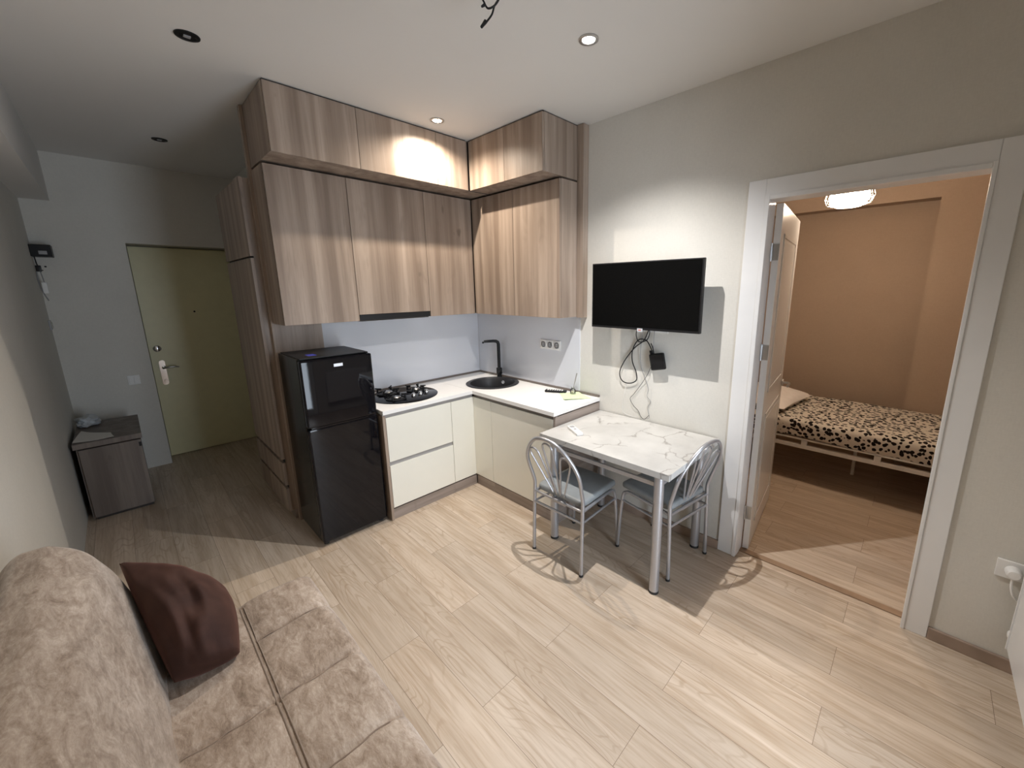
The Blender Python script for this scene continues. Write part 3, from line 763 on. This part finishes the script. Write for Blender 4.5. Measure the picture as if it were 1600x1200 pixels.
bx.rotation_euler = (radians(-12), 0, 0)
MB().box(-.014, .012, -.055, .055, -.058, .058, .012).build('casing', 'black_matt', bx)
MB().box(-.006, .006, .028, .048, .058, .082, .003).build('plug', 'black_matt', bx)
MB().tube(smooth_path([(0, .02, .058), (0, .022, .10), (0, .03, .13)]), .004, 8).build('plug_lead', 'black_matt', bx)
tag(MB().tube(smooth_path([(-.02, -1.995, 1.215), (-.02, -1.985, 1.30), (-.02, -1.99, 1.45)]), .0022, 8).build('thin_wire', 'cable_grey'), 'straight grey wire from the television bracket to the black box', 'cable')

# wall socket by the radiator
ps = thing('wall_socket', 'white wall socket with a plugged-in round plug near the radiator', 'socket', (0, -3.742, .490))
MB().box(-.010, 0, -.085, .045, -.042, .042, .003).build('plate', 'white_plastic', ps)
pg = MB(); pg.lathe([(0, -.050), (.018, -.050), (.024, -.044), (.026, -.012), (.0, -.010)], 22, (0, -.005, 0), 'x'); pgo = pg.build('plug', 'white_plastic', ps)
MB().tube(smooth_path([(-.035, -.005, -.02), (-.040, -.006, -.06), (-.040, -.018, -.10), (-.035, -.045, -.125), (-.03, -.075, -.130)]), .0045, 8).build('plug_lead', 'white_plastic', pgo)

# radiator under the window
ra = thing('radiator', 'white panel radiator with a valve in the corner by the wall socket', 'radiator', (-.070, -3.829, -.015))
m = MB(); m.box(-.58, 0, .035, .05, .17, .60, .004); m.box(-.58, 0, .0, .012, .17, .60, .004)
m.box(-.565, -.012, .05, .056, .17, .59, .004)
m.box(-.58, 0, .0, .05, .60, .607, .002); m.box(-.004, .002, .0, .060, .165, .605, .002)
m.build('panel', 'white_gloss_paint', ra)
m = MB(); m.tube([(0, .04, .215), (.03, .04, .215)], .009, 10); m.lathe([(0, .010), (.017, .010), (.019, .03), (.016, .052), (0, .052)], 16, (0, .04, .215), 'x'); m.tube([(.04, .02, .215), (.04, .0, .215)], .007, 8)
m.build('valve', 'white_plastic', ra)

# ------------------------------------------------------------------ table
tb = thing('dining_table', 'small table with a pale marble-look top and silver tube legs', 'table', (0, 0, 0))
TX0, TX1, TY0, TY1, TZ = -.700, -.012, -2.470, -1.540, .770
MB().box(TX0, TX1, TY0, TY1, TZ-.036, TZ, .0015).build('tabletop', 'marble_top', tb)
for x in (-.645, -.085):
    for y in (-2.388, -1.622):
        m = MB(); m.tube([(x, y, .010), (x, y, TZ-.037)], .0275, 20); lg = m.build('leg', 'silver_paint', tb)
        MB().lathe([(0, 0), (.0285, 0), (.0285, .012), (.0275, .016), (0, .016)], 20, (x, y, 0)).build('foot_cap', 'rubber', lg)
m = MB()
for y in (-2.388, -1.622): m.box(-.645, -.085, y-.008, y+.008, .655, .680, .003)
for x in (-.645, -.085): m.box(x-.008, x+.008, -2.388, -1.622, .655, .680, .003)
m.build('frame', 'silver_paint', tb)
ac = thing('remote_control', 'white air conditioner remote lying on the marble-look table', 'remote control', (-.520, -1.700, TZ), radians(62))
MB().box(-.085, .085, -.024, .024, 0.0003, .018, .006).build('body', 'white_plastic', ac)
MB().box(.035, .070, -.016, .016, .018, .0188, .0005).build('display', 'grey_plastic', ac)
MB().box(-.01, .012, -.008, .008, .018, .0192, .0008).build('button', 'grey_plastic', ac)

# ------------------------------------------------------------------ chairs (local +x is the front)
def make_chair():
    t = thing('dining_chair', 'silver tube chair with fan back, its back to the camera, left of the table', 'chair')
    zb = .515; w = .197; lean = radians(17)
    for s_ in (-1, 1):
        m = MB(); m.tube(smooth_path([(-.205, s_*.200, 0.008), (-.200, s_*.199, .20), (-.192, s_*.198, .42), (-.190, s_*.198, .48), (-.196, s_*.199, zb)], 5), .0115, 12); lg = m.build('leg', 'silver_paint', t)
        MB().lathe([(0, 0), (.013, 0), (.013, .014), (0, .014)], 12, (-.205, s_*.200, 0)).build('foot_cap', 'rubber', lg)
    # hoop
    def hp(u, v): return (-.196-sin(lean)*v, u, zb+cos(lean)*v)
    P = []
    for k in range(49):
        a = pi*k/48; c, s2 = cos(a), sin(a)
        vv = .360*s2**.86 if s2 > 1e-6 else 0
        uu = (.199+.022*sin(min(1, vv/.36)*pi)**2)*(abs(c)**.80)*(1 if c > 0 else -1)
        P.append(hp(uu, vv))
    MB().tube(P, .0115, 12, cap=False).build('back_hoop', 'silver_paint', t)
    # three fan loops
    for ang in (-18, 0, 18):
        a = radians(ang); L = .435 if ang == 0 else .385
        ax = Vector((sin(a), cos(a))); pr = Vector((cos(a), -sin(a))); base = Vector((sin(a)*.06, -.095))
        pts = []
        for sgn in (-1, 1):
            seq = [(.011, 0), (.020, .12), (.030, .24), (.037, L-.06)]
            for r_, h in (seq if sgn < 0 else reversed(seq)):
                q_ = base+ax*h+pr*(r_*sgn); pts.append(q_)
            if sgn < 0:
                for b_ in (150, 120, 90, 60, 30):
                    q_ = base+ax*(L-.050+.040*sin(radians(b_)))+pr*(.038*cos(radians(b_))); pts.append(q_)
        MB().tube(smooth_path([hp(q_.x, q_.y) for q_ in pts], 4), .0062, 8).build('back_loop', 'silver_paint', t)
    m = MB(); m.tube([(-.193, -.198, .425), (-.193, .198, .425)], .0085, 10); m.tube([(-.197, -.198, .352), (-.197, .198, .352)], .0085, 10)
    m.box(-.180, -.172, -.055, .055, .395, .435, .002)
    m.build('rear_rail', 'silver_paint', t)
    for s_ in (-1, 1):
        m = MB(); m.tube(smooth_path([(-.193, s_*.196, .425), (-.05, s_*.186, .425), (.11, s_*.176, .425), (.155, s_*.174, .415), (.178, s_*.176, .385), (.192, s_*.182, .25), (.205, s_*.190, .008)], 6), .0108, 12)
        fl = m.build('leg', 'silver_paint', t)
        MB().lathe([(0, 0), (.0125, 0), (.0125, .014), (0, .014)], 12, (.205, s_*.190, 0)).build('foot_cap', 'rubber', fl)
        MB().tube([(-.197, s_*.198, .352), (.184, s_*.180, .352)], .0078, 10).build('stretcher', 'silver_paint', t)
    def dfm(p):
        x, y, z = p; k = 1-.10*(x+.19)/.38
        y *= k*(1.0 if x > -.12 else 1-.25*((-.12-x)/.07)**2*.6)
        return (x, y, z+(.006*(1-(y/.2)**2) if z > .455 else 0))
    rounded_box(-.185, .195, -.195, .195, .436, .476, .016, .014, dfm).build('seat', 'grey_vinyl', t)
    return t
c1 = make_chair(); c1.location = (-.625, -1.803, 0); c1['group'] = 'chairs at the marble-look table'
c2 = copy_tree(c1); c2.location = (-.278, -2.236, 0); c2.rotation_euler = (0, 0, radians(81))
c2['label'] = 'silver tube chair with fan back at the doorway end of the table'
c1['label'] = 'silver tube chair with fan back in front of the cream base cabinet'

# ------------------------------------------------------------------ sofa
sf = thing('sofa', 'beige-brown suede click-clack sofa with quilted seat along the wall', 'sofa')
S_X, S_Y = -2.357, [-1.955-.325*k for k in range(-2, 6)]
def seam(d, wd=.020): return math.exp(-(d/wd)**2)
def seat_def(p):
    x, y, z = p
    if z > .30:
        k = min(1, (z-.30)/.12)
        if x > -2.60:
            dd = 0.006*seam(x-S_X, .014)+sum(.011*seam(y-q_, .010) for q_ in S_Y if q_ > -3.2 and (q_ < -1.7 or x > -2.357))
            z -= k*dd
            z += k*.006*(min(1, abs(x-S_X)/.07)-1)+k*.008*(min(1, min(abs(y-q_) for q_ in S_Y)/.07)-1)*(1 if (y < -1.75 or x > S_X) else 0)
    z += .003*sin(x*23+y*7)*min(1, max(0, z/.4))
    return (x, y, z)
rounded_box(-2.66, -2.083, -3.50, -1.352, .10, .442, .055, .0095, seat_def).build('seat', 'sofa_suede', sf)
def surf(x, y): return seat_def(Vector((x, y, .442)))[2]
def seam_tube(pts, r=.0032):
    MB().tube([(x, y, surf(x, y)+.0015) for x, y in pts], r, 6).build('seam', 'sofa_seam', sf)
seam_tube([(S_X, -1.41-.02*k) for k in range(100)])
seam_tube([(S_X+.012, -1.41-.02*k) for k in range(100)], .002)
for q_ in S_Y:
    if -3.3 < q_ < -1.5:
        seam_tube([(S_X+.016+.0205*k, q_+.004*sin(k)) for k in range(11)], .0026)
        if q_ < -1.75: seam_tube([(-2.60+.0195*k, q_+.004*sin(k*1.3)) for k in range(12)], .0026)
from mathutils import noise as mn
def back_def(p):
    x, y, z = p; h = max(0, min(1, (z-.30)/.60))
    t_ = max(0, min(1, (x+2.90)/.30)); t_ = t_*t_*(3-2*t_)
    x += t_*(-.150*h+.028*sin(pi*h))
    n_ = .012*mn.noise(Vector((y*2.2, z*3, x*2)))+.004*mn.noise(Vector((y*9, z*9, 1)))
    return (max(x+n_, -2.915), y+.012*mn.noise(Vector((z*4, x*4, 2))), z+.01*mn.noise(Vector((y*3, x*5, 7))))
rounded_box(-2.90, -2.575, -3.50, -1.270, .26, .925, .095, .018, back_def).build('backrest', 'sofa_suede', sf)
MB().box(-2.85, -2.16, -3.45, -1.42, .04, .12, .01).build('base_frame', 'black_matt', sf)
for x in (-2.80, -2.20):
    for y in (-3.40, -1.48): MB().lathe([(0, 0), (.022, 0), (.026, .045), (0, .045)], 14, (x, y, 0)).build('leg', 'black_matt', sf)

def cushion(name, A, B_, C, D, th, mat, n=28, fold=0.0, pinch=.10, seed=0, parent=None, rnd_c=0.0):
    A, B_, C, D = map(Vector, (A, B_, C, D)); nrm = ((B_-A).cross(D-A)).normalized(); cen = (A+B_+C+D)/4
    vs = []; m = MB()
    for s_ in (1, -1):
        for i in range(n+1):
            for j in range(n+1):
                u, v = i/n, j/n; p = A*(1-u)*(1-v)+B_*u*(1-v)+C*u*v+D*(1-u)*v
                e = (4*u*(1-u))*(4*v*(1-v)); edge = e**.42
                du, dv = abs(2*u-1), abs(2*v-1)
                sh = pinch*((1-dv**2)*du**2+(1-du**2)*dv**2)     # sides bow inward, corners stick out
                p = p+(cen-p)*(sh*.9+rnd_c*(u*v)**3)
                wr = fold*(mn.noise(Vector((u*3.2+seed, v*3.2, s_)))+.5*mn.noise(Vector((u*8+seed, v*5, s_*2))))*e**.3
                vs.append(p+nrm*s_*(th*edge*.5)+nrm*wr)
    def I(k, i, j): return k*(n+1)**2+i*(n+1)+j
    fs = []
    for i in range(n):
        for j in range(n):
            fs.append((I(0, i, j), I(0, i+1, j), I(0, i+1, j+1), I(0, i, j+1))); fs.append((I(1, i, j), I(1, i, j+1), I(1, i+1, j+1), I(1, i+1, j)))
    m.add(vs, fs, True); o = m.build(name, mat, parent)
    return o
pw = cushion('throw_pillow', (-2.575, -1.69, .475), (-2.405, -1.710, .475), (-2.36, -1.44, .60), (-2.655, -1.25, .735), .31, 'pillow_velvet', n=40, fold=.030, pinch=-.04, seed=4, rnd_c=.30)
tag(pw, 'dark brown velvet throw pillow slumped against the sofa backrest', 'pillow')

# ------------------------------------------------------------------ bedroom: bed, pillow, lamp
bd = thing('bed', 'white metal bed with an animal-blotch sheet seen through the doorway', 'bed', (0, 0, 0))
bx0, bx1, by0, by1 = 1.42, 2.47, -3.95, -1.95
def mat_def(p):
    x, y, z = p; return (x+.006*sin(y*9), y, z+.006*sin(x*11)*sin(y*6)+(.018*sin(y*4.1)*max(0, (.44-z)/.06) if z < .44 else 0))
rounded_box(bx0+.0, bx1, by0, by1, .395, .565, .045, .03, mat_def).build('mattress', 'blotched_sheet', bd)
m = MB()
for x in (bx0+.005, bx1-.035): m.box(x, x+.03, by0, by1, .315, .350, .003)
for y in (by0, by1-.03): m.box(bx0+.005, bx1-.005, y, y+.03, .315, .35, .003)
y = by0+.25
k = 0
while y < by1:
    m.box(bx0+.005, bx0+.030, y-.022, y+.022, .345, .40, .002); y += .50
m.box(bx0+.005, bx0+.025, by0, by1, .392, .405, .001)
m.build('frame', 'bed_white_metal', bd)
for x in (bx0+.02, bx1-.02):
    for y in (by0+.02, by1-.02): MB().tube([(x, y, 0), (x, y, .33)], .018, 12).build('leg', 'bed_white_metal', bd)
MB().box(1.90, 1.925, -3.04, -3.015, 0.002, .315, .002).build('leg', 'bed_white_metal', bd)
m = MB()
m.tube(smooth_path([(bx0+.03, by1-.01, .35), (bx0+.03, by1-.01, .86), (bx0+.2, by1-.01, .93), (bx1-.2, by1-.01, .93), (bx1-.03, by1-.01, .86), (bx1-.03, by1-.01, .35)]), .014, 10)
for k in range(6): x = bx0+.18+k*.138; m.tube([(x, by1-.01, .34), (x, by1-.01, .92)], .007, 8)
m.build('headboard', 'bed_white_metal', bd)
bp_ = cushion('bed_pillow', (1.50, -2.50, .62), (1.50, -2.05, .63), (2.25, -2.05, .67), (2.22, -2.60, .62), .15, 'linen', n=20, fold=.01, pinch=.08, seed=9)
tag(bp_, 'white pillow at the head of the blotched bed', 'pillow')

bl = thing('ceiling_lamp', 'glowing caged drum lamp hanging in the bedroom', 'lamp', (1.32, -2.80, 2.355))
MB().lathe([(0, -.052), (.085, -.050), (.118, -.030), (.125, .0), (.118, .045), (.05, .055), (0, .055)], 32).build('diffuser', 'bulb_bedroom', bl)
m = MB()
for z, r in ((-.062, .085), (-.045, .135), (0, .152), (.05, .140)):
    m.tube([(r*cos(2*pi*k/40), r*sin(2*pi*k/40), z) for k in range(40)], .0028, 6, closed=True)
for k in range(12):
    a = 2*pi*k/12; m.tube([(r*cos(a), r*sin(a), z) for r, z in ((.085, -.062), (.135, -.045), (.152, 0), (.140, .05), (.05, .075))], .0025, 6)
m.build('wire_cage', 'steel', bl)
MB().lathe([(0, .055), (.05, .055), (.05, .085), (.008, .095), (.008, ZC-2.355-.02), (.05, ZC-2.355-.02), (.05, ZC-2.355-.001), (0, ZC-2.355-.001)], 20).build('stem', 'steel', bl)

# ------------------------------------------------------------------ downlights
def downlight(x, y, lit, label):
    t = thing('downlight', label, 'downlight', (x, y, ZC), 0, 'recessed ceiling downlights')
    ring = 'steel' if lit else 'black_matt'
    MB().lathe([(.030, -.0005), (.047, -.0005), (.046, -.005), (.034, -.007), (.030, -.004)], 32, closed=True).build('ring', ring, t)
    if lit:
        MB().lathe([(0, -.0065), (.012, -.009), (.024, -.0065), (.0295, -.001), (0, -.001)], 24).build('bulb', 'bulb_cool' if lit == 1 else 'bulb_warm', t)
        L = bpy.data.lights.new('spot', 'SPOT'); L.energy = P_MAIN if lit == 1 else P_KITCHEN; L.color = C_MAIN if lit == 1 else C_KITCHEN
        L.spot_size = radians(126 if lit == 1 else 158); L.spot_blend = 1.0; L.shadow_soft_size = .013
        o = bpy.data.objects.new('spot', L); COL.objects.link(o); o.parent = t; o.location = (0, 0, -.035)
    else:
        MB().lathe([(0, -.001), (.0295, -.001), (.028, -.003), (0, -.003)], 24).build('socket', 'black_matt', t)
        MB().box(-.014, .012, -.010, .012, -.0075, -.003, .002).build('bulb', 'grey_plastic', t)
    return t
downlight(-.807, -2.001, 1, 'lit white downlight in the open ceiling before the television')
downlight(-.803, -.698, 2, 'lit warm downlight close to the top cabinets')
downlight(-2.102, -.713, 0, 'unlit black-rimmed downlight nearer the camera')
downlight(-2.089, 1.104, 0, 'unlit black-rimmed downlight over the hall')
wr = thing('loose_wires', 'loose black wires dangling from the middle of the ceiling', 'wires', (-1.300, -1.950, ZC))
MB().tube(smooth_path([(0, 0, -.001), (-.01, -.005, -.03), (-.035, .0, -.07), (-.045, .005, -.10), (-.062, .012, -.125), (-.075, .015, -.14)], 6), .0036, 8).build('wire', 'black_matt', wr)
MB().tube(smooth_path([(0, 0, -.001), (-.018, -.012, -.04), (-.042, -.01, -.075), (-.06, .010, -.085), (-.078, .012, -.07), (-.085, .015, -.055)], 6), .0036, 8).build('wire', 'black_matt', wr)
MB().tube([(-.070, .014, -.130), (-.088, .02, -.155)], [.0075, .005], 8).build('terminal', 'black_matt', wr)
MB().tube([(-.074, .012, -.078), (-.086, .016, -.088)], [.006, .004], 8).build('terminal', 'black_matt', wr)
